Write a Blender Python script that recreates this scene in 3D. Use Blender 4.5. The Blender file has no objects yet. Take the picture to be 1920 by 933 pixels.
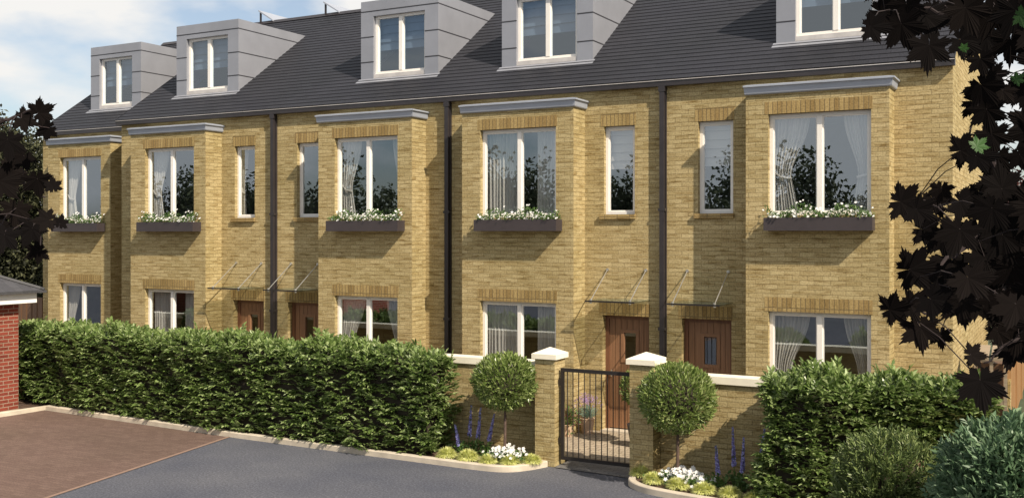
import bpy, math, random
from mathutils import Vector, Matrix
R = math.radians
rnd = random.Random(7)
sc = bpy.context.scene
col = sc.collection
ORG = {}

# ------------------------------------------------------------------ mesh builder
class MB:
    def __init__(s): s.v = []; s.f = []; s.uv = []
    def face(s, pts, uv=None, swap=False):
        i = len(s.v); pts = [tuple(p) for p in pts]
        s.v += pts; s.f.append(tuple(range(i, i + len(pts))))
        if uv is None:
            a, b, c = Vector(pts[0]), Vector(pts[1]), Vector(pts[2])
            n = (b - a).cross(c - a)
            ax = max(range(3), key=lambda k: abs(n[k]))
            if ax == 0: uv = [(p[1], p[2]) for p in pts]
            elif ax == 1: uv = [(p[0], p[2]) for p in pts]
            else: uv = [(p[0], p[1]) for p in pts]
            if swap: uv = [(q, p) for p, q in uv]
        s.uv += uv
        return s
    def box(s, x0, x1, y0, y1, z0, z1, swap=False):
        q = [(x0,y0,z0),(x1,y0,z0),(x1,y1,z0),(x0,y1,z0),(x0,y0,z1),(x1,y0,z1),(x1,y1,z1),(x0,y1,z1)]
        for f in ((0,3,2,1),(4,5,6,7),(0,1,5,4),(2,3,7,6),(1,2,6,5),(3,0,4,7)):
            s.face([q[k] for k in f], swap=swap)
        return s
    def tube(s, pts, rad, n=8, cap=True):
        pts = [Vector(p) for p in pts]
        if not hasattr(rad, '__len__'): rad = [rad] * len(pts)
        rings = []
        for i, p in enumerate(pts):
            d = (pts[min(i+1, len(pts)-1)] - pts[max(i-1, 0)]).normalized()
            u = d.cross(Vector((0.3, 0.2, 1)) if abs(d.z) < .9 else Vector((1, .1, 0))).normalized()
            w = d.cross(u)
            rings.append([p + (u*math.cos(t) + w*math.sin(t))*rad[i] for t in [2*math.pi*k/n for k in range(n)]])
        i0 = len(s.v)
        for r in rings: s.v += [tuple(q) for q in r]
        for i in range(len(pts)-1):
            for k in range(n):
                k2 = (k+1) % n
                s.f.append((i0+i*n+k, i0+i*n+k2, i0+(i+1)*n+k2, i0+(i+1)*n+k))
                s.uv += [(k/n, i*.2), ((k+1)/n, i*.2), ((k+1)/n, i*.2+.2), (k/n, i*.2+.2)]
        if cap:
            s.f.append(tuple(i0+k for k in range(n))[::-1]); s.uv += [(0,0)]*n
            b = i0+(len(pts)-1)*n
            s.f.append(tuple(b+k for k in range(n))); s.uv += [(0,0)]*n
        return s
    def lathe(s, c, prof, n=20):
        i0 = len(s.v)
        for r, z in prof:
            s.v += [(c[0]+r*math.cos(2*math.pi*k/n), c[1]+r*math.sin(2*math.pi*k/n), c[2]+z) for k in range(n)]
        for i in range(len(prof)-1):
            for k in range(n):
                k2 = (k+1) % n
                s.f.append((i0+i*n+k, i0+i*n+k2, i0+(i+1)*n+k2, i0+(i+1)*n+k)); s.uv += [(0,0)]*4
        return s
    def leaf(s, p, d, nrm, L, W, fold=.25):
        d = d.normalized(); side = d.cross(nrm)
        if side.length < 1e-4: side = d.orthogonal()
        side.normalize(); up = side.cross(d)
        m = p + d*L*.5 - up*fold*W*.0
        a = m + side*W*.5 + up*W*fold; b = m - side*W*.5 + up*W*fold
        t = p + d*L - up*L*.08
        i = len(s.v)
        s.v += [tuple(p), tuple(a), tuple(t), tuple(b)]
        s.f += [(i, i+1, i+2), (i, i+2, i+3)]; s.uv += [(0,0)]*6
    def build(s, name, mat, parent=None, smooth=False):
        o0 = Vector((0,0,0))
        if parent is not None: o0 = ORG[parent.name]
        me = bpy.data.meshes.new(name)
        me.from_pydata([(v[0]-o0.x, v[1]-o0.y, v[2]-o0.z) for v in s.v], [], s.f)
        ul = me.uv_layers.new(name='UVMap')
        fl = [c for uv in s.uv for c in uv]
        ul.data.foreach_set('uv', fl)
        me.materials.append(mat)
        if smooth: me.polygons.foreach_set('use_smooth', [True]*len(me.polygons))
        me.update()
        o = bpy.data.objects.new(name, me); col.objects.link(o)
        if parent is not None: o.parent = parent
        ORG[o.name] = o0
        return o

def tag(o, label=None, cat=None, group=None, kind=None):
    if label: o['label'] = label
    if cat: o['category'] = cat
    if group: o['group'] = group
    if kind: o['kind'] = kind
    return o
def empty(name, loc, label, cat, group=None):
    o = bpy.data.objects.new(name, None); col.objects.link(o); o.location = loc
    o.empty_display_size = .2
    ORG[o.name] = Vector(loc)
    return tag(o, label, cat, group)
def copy_tree(o, parent=None):
    c = o.copy(); col.objects.link(c); c.parent = parent
    for ch in list(o.children): copy_tree(ch, c)
    return c

# ------------------------------------------------------------------ materials
def newmat(name):
    m = bpy.data.materials.new(name); m.use_nodes = True
    nt = m.node_tree; b = nt.nodes['Principled BSDF']
    return m, nt, b
def N(nt, t, **kw):
    n = nt.nodes.new(t)
    for k, v in kw.items():
        if k in n.inputs: n.inputs[k].default_value = v
        else: setattr(n, k, v)
    return n
def ramp(nt, stops, src):
    r = nt.nodes.new('ShaderNodeValToRGB')
    e = r.color_ramp.elements
    while len(e) < len(stops): e.new(.5)
    for i, (p, c) in enumerate(stops):
        e[i].position = p; e[i].color = (*c, 1) if len(c) == 3 else c
    nt.links.new(src, r.inputs[0]); return r
def mul(nt, a, b, f=1.0):
    m = nt.nodes.new('ShaderNodeMix'); m.data_type = 'RGBA'; m.blend_type = 'MULTIPLY'
    m.inputs[0].default_value = f
    nt.links.new(a, m.inputs[6]); nt.links.new(b, m.inputs[7]); return m.outputs[2]
def plain(name, c, rough=.6, metal=0, var=.12, scale=6, bump=0, spec=.5):
    m, nt, b = newmat(name)
    b.inputs['Roughness'].default_value = rough; b.inputs['Metallic'].default_value = metal
    b.inputs['Specular IOR Level'].default_value = spec
    tc = N(nt, 'ShaderNodeTexCoord')
    n = N(nt, 'ShaderNodeTexNoise', Scale=scale, Detail=6.0); nt.links.new(tc.outputs['Object'], n.inputs['Vector'])
    lo = tuple(x*(1-var) for x in c); hi = tuple(min(1, x*(1+var)) for x in c)
    r = ramp(nt, [(.3, lo), (.7, hi)], n.outputs['Fac'])
    nt.links.new(r.outputs[0], b.inputs['Base Color'])
    if bump:
        n2 = N(nt, 'ShaderNodeTexNoise', Scale=scale*12, Detail=4.0); nt.links.new(tc.outputs['Object'], n2.inputs['Vector'])
        bp = N(nt, 'ShaderNodeBump', Strength=bump, Distance=.01); nt.links.new(n2.outputs['Fac'], bp.inputs['Height'])
        nt.links.new(bp.outputs[0], b.inputs['Normal'])
    return m
def brick(name, c1, c2, mortar, w=.225, h=.075, ms=.007, bias=0., streak=.35, offset=.5, rough=.85, bump=.6):
    m, nt, b = newmat(name)
    b.inputs['Roughness'].default_value = rough; b.inputs['Specular IOR Level'].default_value = .2
    uv = N(nt, 'ShaderNodeUVMap')
    br = N(nt, 'ShaderNodeTexBrick'); br.offset = offset
    for k, v in (('Scale', 1.), ('Brick Width', w), ('Row Height', h), ('Mortar Size', ms), ('Mortar Smooth', .25), ('Bias', bias)):
        br.inputs[k].default_value = v
    br.inputs['Color1'].default_value = (*c1, 1); br.inputs['Color2'].default_value = (*c2, 1); br.inputs['Mortar'].default_value = (*mortar, 1)
    nt.links.new(uv.outputs[0], br.inputs['Vector'])
    mp = N(nt, 'ShaderNodeMapping'); mp.inputs['Scale'].default_value = (3.0, 24., 1)
    nt.links.new(uv.outputs[0], mp.inputs['Vector'])
    n = N(nt, 'ShaderNodeTexNoise', Scale=1.0, Detail=5.0, Roughness=.65); nt.links.new(mp.outputs[0], n.inputs['Vector'])
    r = ramp(nt, [(.3, (1-streak*1.1,)*3), (.5, (1,)*3), (.75, (1+.0,)*3)], n.outputs['Fac'])
    r.color_ramp.elements[0].color = (1-streak, 1-streak*1.15, 1-streak*1.4, 1)
    n2 = N(nt, 'ShaderNodeTexNoise', Scale=.45, Detail=4.0); nt.links.new(uv.outputs[0], n2.inputs['Vector'])
    r2 = ramp(nt, [(.3, (.80, .82, .78)), (.7, (1.0, 1., 1.))], n2.outputs['Fac'])
    # grime of fine grain
    n3 = N(nt, 'ShaderNodeTexNoise', Scale=38., Detail=3.0); nt.links.new(uv.outputs[0], n3.inputs['Vector'])
    r3 = ramp(nt, [(.35, (.72,.71,.68)), (.6, (1,1,1))], n3.outputs['Fac'])
    c = mul(nt, br.outputs['Color'], r.outputs[0]); c = mul(nt, c, r2.outputs[0]); c = mul(nt, c, r3.outputs[0])
    nt.links.new(c, b.inputs['Base Color'])
    iv = N(nt, 'ShaderNodeMath', operation='SUBTRACT'); iv.inputs[0].default_value = 1.0
    nt.links.new(br.outputs['Fac'], iv.inputs[1])
    ad = N(nt, 'ShaderNodeMath', operation='MULTIPLY_ADD'); ad.inputs[1].default_value = .25
    nt.links.new(n3.outputs['Fac'], ad.inputs[0]); nt.links.new(iv.outputs[0], ad.inputs[2])
    bp = N(nt, 'ShaderNodeBump', Strength=bump, Distance=.012); nt.links.new(ad.outputs[0], bp.inputs['Height'])
    nt.links.new(bp.outputs[0], b.inputs['Normal'])
    return m
def leafmat(name, cols, rough=.4, trans=.25, spec=.5):
    m, nt, b = newmat(name)
    g = N(nt, 'ShaderNodeNewGeometry')
    r = ramp(nt, [(i/(len(cols)-1), c) for i, c in enumerate(cols)], g.outputs['Random Per Island'])
    b.inputs['Roughness'].default_value = rough; b.inputs['Specular IOR Level'].default_value = spec
    nt.links.new(r.outputs[0], b.inputs['Base Color'])
    if trans:
        t = N(nt, 'ShaderNodeBsdfTranslucent'); nt.links.new(r.outputs[0], t.inputs['Color'])
        mx = N(nt, 'ShaderNodeMixShader'); mx.inputs[0].default_value = trans
        nt.links.new(b.outputs[0], mx.inputs[1]); nt.links.new(t.outputs[0], mx.inputs[2])
        nt.links.new(mx.outputs[0], nt.nodes['Material Output'].inputs['Surface'])
    return m
def glassmat(name, refl, tint=(.8,.83,.85)):
    m, nt, b = newmat(name); nt.nodes.remove(b)
    t = N(nt, 'ShaderNodeBsdfTransparent'); t.inputs[0].default_value = (*tint, 1)
    g = N(nt, 'ShaderNodeBsdfGlossy'); g.inputs['Roughness'].default_value = 0.0; g.inputs['Color'].default_value = (.80,.90,1,1)
    n = N(nt, 'ShaderNodeTexNoise', Scale=1.2, Detail=1.0); tc = N(nt, 'ShaderNodeTexCoord'); nt.links.new(tc.outputs['Object'], n.inputs['Vector'])
    bp = N(nt, 'ShaderNodeBump', Strength=.06, Distance=.02); nt.links.new(n.outputs['Fac'], bp.inputs['Height']); nt.links.new(bp.outputs[0], g.inputs['Normal'])
    lw = N(nt, 'ShaderNodeLayerWeight'); lw.inputs['Blend'].default_value = .5
    pw = N(nt, 'ShaderNodeMath', operation='POWER'); pw.inputs[1].default_value = 5.0; nt.links.new(lw.outputs['Facing'], pw.inputs[0])
    ma = N(nt, 'ShaderNodeMath', operation='MULTIPLY_ADD', use_clamp=True); ma.inputs[1].default_value = 1-refl; ma.inputs[2].default_value = refl
    nt.links.new(pw.outputs[0], ma.inputs[0])
    mx = N(nt, 'ShaderNodeMixShader'); nt.links.new(ma.outputs[0], mx.inputs[0])
    nt.links.new(t.outputs[0], mx.inputs[1]); nt.links.new(g.outputs[0], mx.inputs[2])
    nt.links.new(mx.outputs[0], nt.nodes['Material Output'].inputs['Surface'])
    return m

M = {}
M['brick'] = brick('buff_brick', (.56,.45,.245), (.43,.33,.16), (.33,.26,.135), w=.24, ms=.005, streak=.55)
M['soldier'] = brick('buff_soldier_brick', (.46,.335,.15), (.31,.21,.085), (.2,.15,.08), streak=.2, offset=0, w=.24)
M['redbrick'] = brick('red_brick', (.30,.066,.042), (.20,.042,.028), (.36,.25,.19), ms=.010, streak=.25)
M['slate'] = brick('roof_slate', (.036,.037,.047), (.030,.031,.040), (.014,.014,.018), w=.30, h=.1626, ms=.003, streak=.15, rough=.55, bump=.25)
M['white'] = plain('white_window_paint', (.80,.77,.72), .35, var=.03)
M['stone'] = plain('cast_stone', (.80,.74,.60), .8, var=.07, scale=5, bump=.15)
M['kerb'] = plain('kerb_concrete', (.50,.44,.35), .85, var=.16, scale=4, bump=.3)
M['zinc'] = plain('zinc_cladding', (.29,.30,.335), .42, .3, var=.07, scale=2)
M['lead'] = plain('lead_cornice', (.34,.37,.43), .5, .15, var=.06, scale=3)
M['seam'] = plain('dark_seam', (.03,.03,.035), .6)
M['pipe'] = plain('dark_rainwater_metal', (.028,.024,.026), .4, .0, var=.15)
M['rim'] = plain('pale_sill_and_rim_glint', (.55,.52,.5), .4, .2)  # pale sill metal; on the gutter its tone paints the rim's highlight
M['box'] = plain('planter_dark_metal', (.045,.036,.038), .5, .0, var=.1)
M['iron'] = plain('black_iron', (.03,.026,.025), .4, .3)
M['steel'] = plain('brushed_steel', (.62,.6,.55), .3, .8)
M['curtain'] = leafmat('curtain_cloth', [(.62,.60,.56), (.64,.62,.58)], .9, .2, .1)
M['blind'] = plain('blind_cloth', (.13,.15,.18), .9, var=.05)
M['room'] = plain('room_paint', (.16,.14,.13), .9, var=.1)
M['soil'] = plain('bed_soil', (.085,.05,.032), .95, var=.4, scale=12, bump=.6)
M['bank'] = plain('clay_soil', (.20,.105,.06), .95, var=.25, scale=7, bump=.5)
M['bark'] = plain('bark', (.10,.065,.05), .9, var=.3, scale=20, bump=.5)
M['dkbark'] = plain('dark_twig_bark', (.02,.012,.012), .9, var=.3, scale=20)
M['terra'] = plain('pale_terracotta', (.5,.36,.25), .8)
M['gloss_pot'] = plain('charcoal_pot', (.03,.03,.035), .35)
M['fascia'] = plain('white_fascia', (.8,.78,.75), .5, var=.03)
M['garage_roof'] = brick('garage_slate', (.085,.085,.095), (.07,.07,.08), (.04,.04,.045), w=.3, h=.2, ms=.004, streak=.15, rough=.6, bump=.2)
M['glass'] = glassmat('window_glass', .25, (.9,.92,.93))
M['glass_d'] = glassmat('dormer_glass', .17, (.75,.86,.95))
M['canopyglass'] = glassmat('canopy_glass', .08, (.74,.75,.72))
M['hedge'] = leafmat('laurel_leaves', [(.07,.12,.027), (.14,.21,.055), (.22,.30,.095), (.42,.50,.24)], .30, .33)
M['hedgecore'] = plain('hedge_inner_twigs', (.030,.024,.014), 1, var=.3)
M['bay'] = leafmat('bay_tree_leaves', [(.09,.14,.03), (.19,.26,.065), (.37,.43,.17)], .33, .3)
M['shrub'] = leafmat('shrub_leaves', [(.055,.085,.025), (.12,.17,.05), (.23,.28,.10)], .45, .2)
M['greyshrub'] = leafmat('grey_green_leaves', [(.055,.105,.05), (.11,.19,.095), (.20,.29,.16)], .5, .2)
M['tuft'] = leafmat('yellow_grass', [(.52,.55,.14), (.68,.70,.26), (.80,.80,.42)], .6, .3)
M['flowergreen'] = leafmat('flower_foliage', [(.06,.13,.03), (.12,.2,.05)], .5, .25)
M['petal'] = leafmat('white_petals', [(.7,.7,.68), (.85,.84,.82)], .6, .2)
M['blue'] = leafmat('blue_florets', [(.16,.14,.40), (.26,.23,.55), (.42,.46,.74)], .6, .2)
M['lav'] = leafmat('lavender_florets', [(.35,.22,.5), (.5,.36,.6)], .6, .2)
M['lavleaf'] = leafmat('lavender_leaves', [(.16,.25,.2), (.22,.32,.25)], .6, .2)
M['redleaf'] = leafmat('bronze_leaves', [(.20,.06,.05), (.12,.10,.03), (.25,.14,.09)], .5, .2)
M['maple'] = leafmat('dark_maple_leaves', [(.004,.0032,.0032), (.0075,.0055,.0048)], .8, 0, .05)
M['maplegreen'] = leafmat('green_maple_leaves', [(.02,.06,.01), (.045,.14,.015)], .5, .3)
M['darktree'] = leafmat('dark_yew_leaves', [(.012,.014,.008), (.028,.032,.014), (.11,.115,.06)], .6, .1, .2)
M['copper'] = leafmat('copper_beech_leaves', [(.045,.013,.014), (.08,.022,.02), (.10,.035,.03)], .6, .2)
M['wood_tree'] = leafmat('woodland_leaves', [(.05,.065,.035), (.08,.10,.05), (.12,.14,.075)], .7, .25)

def wood(name, c, sx=14, vert=True):
    m, nt, b = newmat(name)
    b.inputs['Roughness'].default_value = .45
    uv = N(nt, 'ShaderNodeUVMap'); mp = N(nt, 'ShaderNodeMapping')
    mp.inputs['Scale'].default_value = (40, 1.6, 1) if vert else (1.6, 40, 1)
    nt.links.new(uv.outputs[0], mp.inputs['Vector'])
    n = N(nt, 'ShaderNodeTexNoise', Scale=1.0, Detail=5.0); nt.links.new(mp.outputs[0], n.inputs['Vector'])
    r = ramp(nt, [(.3, tuple(x*.68 for x in c)), (.7, c)], n.outputs['Fac'])
    nt.links.new(r.outputs[0], b.inputs['Base Color'])
    return m
M['door'] = wood('brown_door_timber', (.28,.145,.075))
M['doorframe'] = wood('dark_door_frame', (.19,.085,.045))
M['fence'] = wood('fence_timber', (.42,.24,.11))
M['oldfence'] = wood('old_fence_timber', (.16,.085,.045))
M['greywood'] = wood('weathered_timber', (.34,.27,.19), vert=False)

def asphalt():
    m, nt, b = newmat('asphalt')
    tc = N(nt, 'ShaderNodeTexCoord')
    a = N(nt, 'ShaderNodeTexNoise', Scale=32., Detail=6.0, Roughness=.75); c = N(nt, 'ShaderNodeTexNoise', Scale=.6, Detail=7.0, Roughness=.6)
    for q in (a, c): nt.links.new(tc.outputs['Object'], q.inputs['Vector'])
    r1 = ramp(nt, [(.34, (.045,.047,.057)), (.52, (.098,.101,.118)), (.66, (.19,.195,.215))], a.outputs['Fac'])
    r2 = ramp(nt, [(.32, (.62,.65,.74)), (.68, (1,1,1))], c.outputs['Fac'])
    nt.links.new(mul(nt, r1.outputs[0], r2.outputs[0]), b.inputs['Base Color'])
    b.inputs['Roughness'].default_value = .8
    bp = N(nt, 'ShaderNodeBump', Strength=.4, Distance=.01); nt.links.new(a.outputs['Fac'], bp.inputs['Height']); nt.links.new(bp.outputs[0], b.inputs['Normal'])
    return m
M['asphalt'] = asphalt()
M['brownpave'] = brick('brown_block_paving', (.19,.128,.108), (.155,.102,.086), (.115,.076,.064), w=.2, h=.1, ms=.004, streak=.12, bump=.2)
M['paveedge'] = plain('paving_edge_strip', (.235,.155,.115), .85, var=.1)
M['palepave'] = brick('courtyard_setts', (.50,.42,.32), (.40,.33,.25), (.25,.2,.16), w=.2, h=.14, ms=.01, streak=.2, bump=.3)
M['greypave'] = brick('grey_threshold_setts', (.22,.21,.21), (.17,.165,.17), (.1,.1,.1), w=.2, h=.1, ms=.006, streak=.2, bump=.3)
M['ground'] = plain('rough_grass_ground', (.05,.065,.03), .95, var=.3, scale=.5, bump=.3)

# ------------------------------------------------------------------ windows and doors
def holes_wall(mb, x0, x1, z0, z1, y, holes, reveal, flip=False):
    xs = sorted({x0, x1, *[h[0] for h in holes], *[h[1] for h in holes]})
    zs = sorted({z0, z1, *[h[2] for h in holes], *[h[3] for h in holes]})
    xs = [x for x in xs if x0 <= x <= x1]; zs = [z for z in zs if z0 <= z <= z1]
    for i in range(len(xs)-1):
        for j in range(len(zs)-1):
            cx, cz = (xs[i]+xs[i+1])/2, (zs[j]+zs[j+1])/2
            if any(h[0] < cx < h[1] and h[2] < cz < h[3] for h in holes): continue
            mb.face([(xs[i],y,zs[j]), (xs[i+1],y,zs[j]), (xs[i+1],y,zs[j+1]), (xs[i],y,zs[j+1])])
    for h in holes:
        if len(h) > 4 and not h[4]: continue
        a, b, c, d = h[:4]; y2 = y+reveal
        mb.face([(a,y,c),(a,y,d),(a,y2,d),(a,y2,c)]); mb.face([(b,y,d),(b,y,c),(b,y2,c),(b,y2,d)])
        mb.face([(a,y,d),(b,y,d),(b,y2,d),(a,y2,d)]); mb.face([(b,y,c),(a,y,c),(a,y2,c),(b,y2,c)])

def curtain(par, xa, xb, z0, z1, y, tie=None, mat='curtain', folds=9):
    """hanging cloth; tie = (side -1/+1, height fraction) gathers it towards that side"""
    mb = MB(); nx, nz = folds*6, 22
    P = []
    ph = rnd.random()*6
    for j in range(nz+1):
        t = j/nz; z = z0+(z1-z0)*t
        a, b = xa, xb
        if tie:
            s, tz = tie
            g = .52*math.exp(-((t-tz)/.20)**2) if t < tz else .52*math.exp(-((t-tz)/.36)**2)
            if t < tz: g = .52 - .20*(tz-t)/tz
            w = xb-xa
            if s < 0: b = xb - g*w
            else: a = xa + g*w
        row = []
        for i in range(nx+1):
            u = i/nx
            yy = y + .022*math.sin(u*folds*2*math.pi+ph) + .010*math.sin(u*folds*4.7+ph*2+t*2)
            row.append((a+(b-a)*u, yy, z))
        P.append(row)
    i0 = len(mb.v)
    for r in P: mb.v += r
    W = nx+1
    for j in range(nz):
        for i in range(nx):
            mb.f.append((i0+j*W+i, i0+j*W+i+1, i0+(j+1)*W+i+1, i0+(j+1)*W+i)); mb.uv += [(0,0)]*4
    c = mb.build('curtain', M[mat], par, smooth=True)
    if tie:
        s, tz = tie; z = z0+(z1-z0)*tz; w = xb-xa
        t = MB()
        if s < 0: pts = [(xa, y-.03, z+.10), (xa+.2*w, y-.05, z+.0), (xb-.52*w+.01, y-.04, z-.03)]
        else: pts = [(xb, y-.03, z+.10), (xb-.2*w, y-.05, z), (xa+.52*w-.01, y-.04, z-.03)]
        t.tube(pts, .018, 6)
        t.build('tie_back', M[mat], par)

def window(par, x0, x1, z0, z1, y, mull=True, style='tie', gl='glass', depth=.10):
    f = .055; yf = y+depth; yb = yf+.07
    m = MB()
    m.box(x0, x0+f, yf, yb, z0, z1); m.box(x1-f, x1, yf, yb, z0, z1)
    m.box(x0+f, x1-f, yf, yb, z1-f, z1); m.box(x0+f, x1-f, yf, yb, z0, z0+f)
    # slimmer sash step inside the frame
    s = .022; xm = (x0+x1)/2
    cells = [(x0+f, xm-.04), (xm+.04, x1-f)] if mull else [(x0+f, x1-f)]
    w = m.build('window', M['white'], par)
    g = MB(); sa = MB()
    for a, b in cells:
        sa.box(a, a+s, yf+.015, yb-.01, z0+f, z1-f); sa.box(b-s, b, yf+.015, yb-.01, z0+f, z1-f)
        sa.box(a+s, b-s, yf+.015, yb-.01, z1-f-s, z1-f); sa.box(a+s, b-s, yf+.015, yb-.01, z0+f, z0+f+s)
        g.face([(a+s,yf+.03,z0+f+s),(b-s,yf+.03,z0+f+s),(b-s,yf+.03,z1-f-s),(a+s,yf+.03,z1-f-s)])
    sa.build('sash', M['white'], w)
    g.build('pane', M[gl], w)
    if mull:
        MB().box(xm-.04, xm+.04, yf-.012, yb, z0+f, z1-f).build('mullion', M['white'], w)
    yc = yb+.09; W = x1-x0
    if style == 'tie':
        curtain(w, x0+.02, x0+.40*W, z0+.02, z1-.02, yc, (-1, .38))
        curtain(w, x1-.30*W, x1-.02, z0+.02, z1-.02, yc, (1, .38))
    elif style == 'narrow':
        curtain(w, x0+.02, x0+.33*W, z0+.02, z1-.02, yc, (-1, .36), folds=6)
        curtain(w, x1-.20*W, x1-.02, z0+.02, z1-.02, yc, (1, .36), folds=4)
    elif style == 'full':
        curtain(w, x0+.03, x0+.47*W, z0+.02, z1-.02, yc, None, folds=10)
        curtain(w, x1-.32*W, x1-.03, z0+.02, z1-.02, yc, None, folds=7)
    elif style == 'blind':
        b = MB(); zb = z0+(z1-z0)*.52
        nb = 5
        for i in range(nb):
            za = zb+(z1-zb)*i/nb; zc = zb+(z1-zb)*(i+1)/nb
            b.face([(x0+.05,yc-.02,za),(x1-.05,yc-.02,za),(x1-.05,yc+.01,zc),(x0+.05,yc+.01,zc)])
        b.build('roller_blind', M['curtain'], w)
    elif style == 'sheer':
        curtain(w, x0+.02, x0+.30*W, z0+.02, z1-.02, yc, (-1, .36), folds=5)
    return w

def lintel(par, x0, x1, z, y, h=.225):
    MB().box(x0-.06, x1+.02, y-.004, y+.09, z, z+h, swap=True).build('soldier_lintel', M['soldier'], par)

def door(par, x0, x1, y, rec=.16):
    yf = y+rec; f = .07
    m = MB(); z1 = 2.12
    m.box(x0, x0+f, yf-.02, yf+.08, .04, z1); m.box(x1-f, x1, yf-.02, yf+.08, .04, z1); m.box(x0+f, x1-f, yf-.02, yf+.08, z1-f, z1)
    d = MB(); a, b = x0+f, x1-f; w = b-a
    ga, gb, g0, g1 = a+w*.38, a+w*.68, 1.32, 1.80
    # vertical planks round the light
    def planks(xa, xb, za, zb):
        n = max(1, round((xb-xa)/.105)); s = (xb-xa)/n
        for i in range(n):
            d.box(xa+i*s+.004, xa+(i+1)*s-.004, yf+.01, yf+.06, za, zb)
    d.box(a, b, yf+.022, yf+.055, .06, g0-.06); d.box(a, b, yf+.022, yf+.055, g1+.06, z1-f)
    planks(a, ga-.06, .06, z1-f); planks(gb+.06, b, .06, z1-f); planks(ga-.06, gb+.06, .06, g0-.06); planks(ga-.06, gb+.06, g1+.06, z1-f)
    do = d.build('door', M['door'], par)
    m.build('door_frame', M['doorframe'], do)
    t = MB(); e = .045
    t.box(ga-.06, ga, yf-.005, yf+.06, g0-.06, g1+.06); t.box(gb, gb+.06, yf-.005, yf+.06, g0-.06, g1+.06)
    t.box(ga, gb, yf-.005, yf+.06, g0-.06, g0); t.box(ga, gb, yf-.005, yf+.06, g1, g1+.06)
    t.build('light_surround', M['door'], do)
    MB().face([(ga,yf+.03,g0),(gb,yf+.03,g0),(gb,yf+.03,g1),(ga,yf+.03,g1)]).build('door_pane', M['glass'], do)
    k = MB(); k.tube([(a+.06, yf-.05, 1.0), (a+.06, yf-.05, 1.12)], .012); k.tube([(a+.06, yf+.01, 1.02), (a+.06, yf-.05, 1.02)], .008); k.tube([(a+.06, yf+.01, 1.10), (a+.06, yf-.05, 1.10)], .008)
    k.build('door_handle', M['steel'], do)
    MB().box(x0-.02, x1+.02, y-.05, yf+.08, .008, .04).build('threshold', M['kerb'], do)
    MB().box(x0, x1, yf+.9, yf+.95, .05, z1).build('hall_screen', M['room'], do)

def canopy(par, xl, xr, y, rods):
    z = 2.41; yf = y-.77
    g = MB().box(xl, xr, yf, y-.01, z, z+.017).build('canopy', M['canopyglass'], par)
    MB().box(xl, xr, yf-.012, yf, z-.006, z+.022).build('canopy_edge', M['iron'], g)
    for xa in rods:
        r = MB(); r.tube([(xa, yf+.07, z+.02), (xa+.03, y-.02, z+.54)], .009, 6); r.build('tie_rod', M['steel'], g)
        MB().tube([(xa, yf+.07, z-.03), (xa, yf+.07, z+.045)], .024, 10).build('clamp', M['steel'], g)
        MB().tube([(xa+.03, y-.035, z+.54), (xa+.03, y, z+.54)], .028, 10).build('wall_fixing', M['steel'], g)

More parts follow.
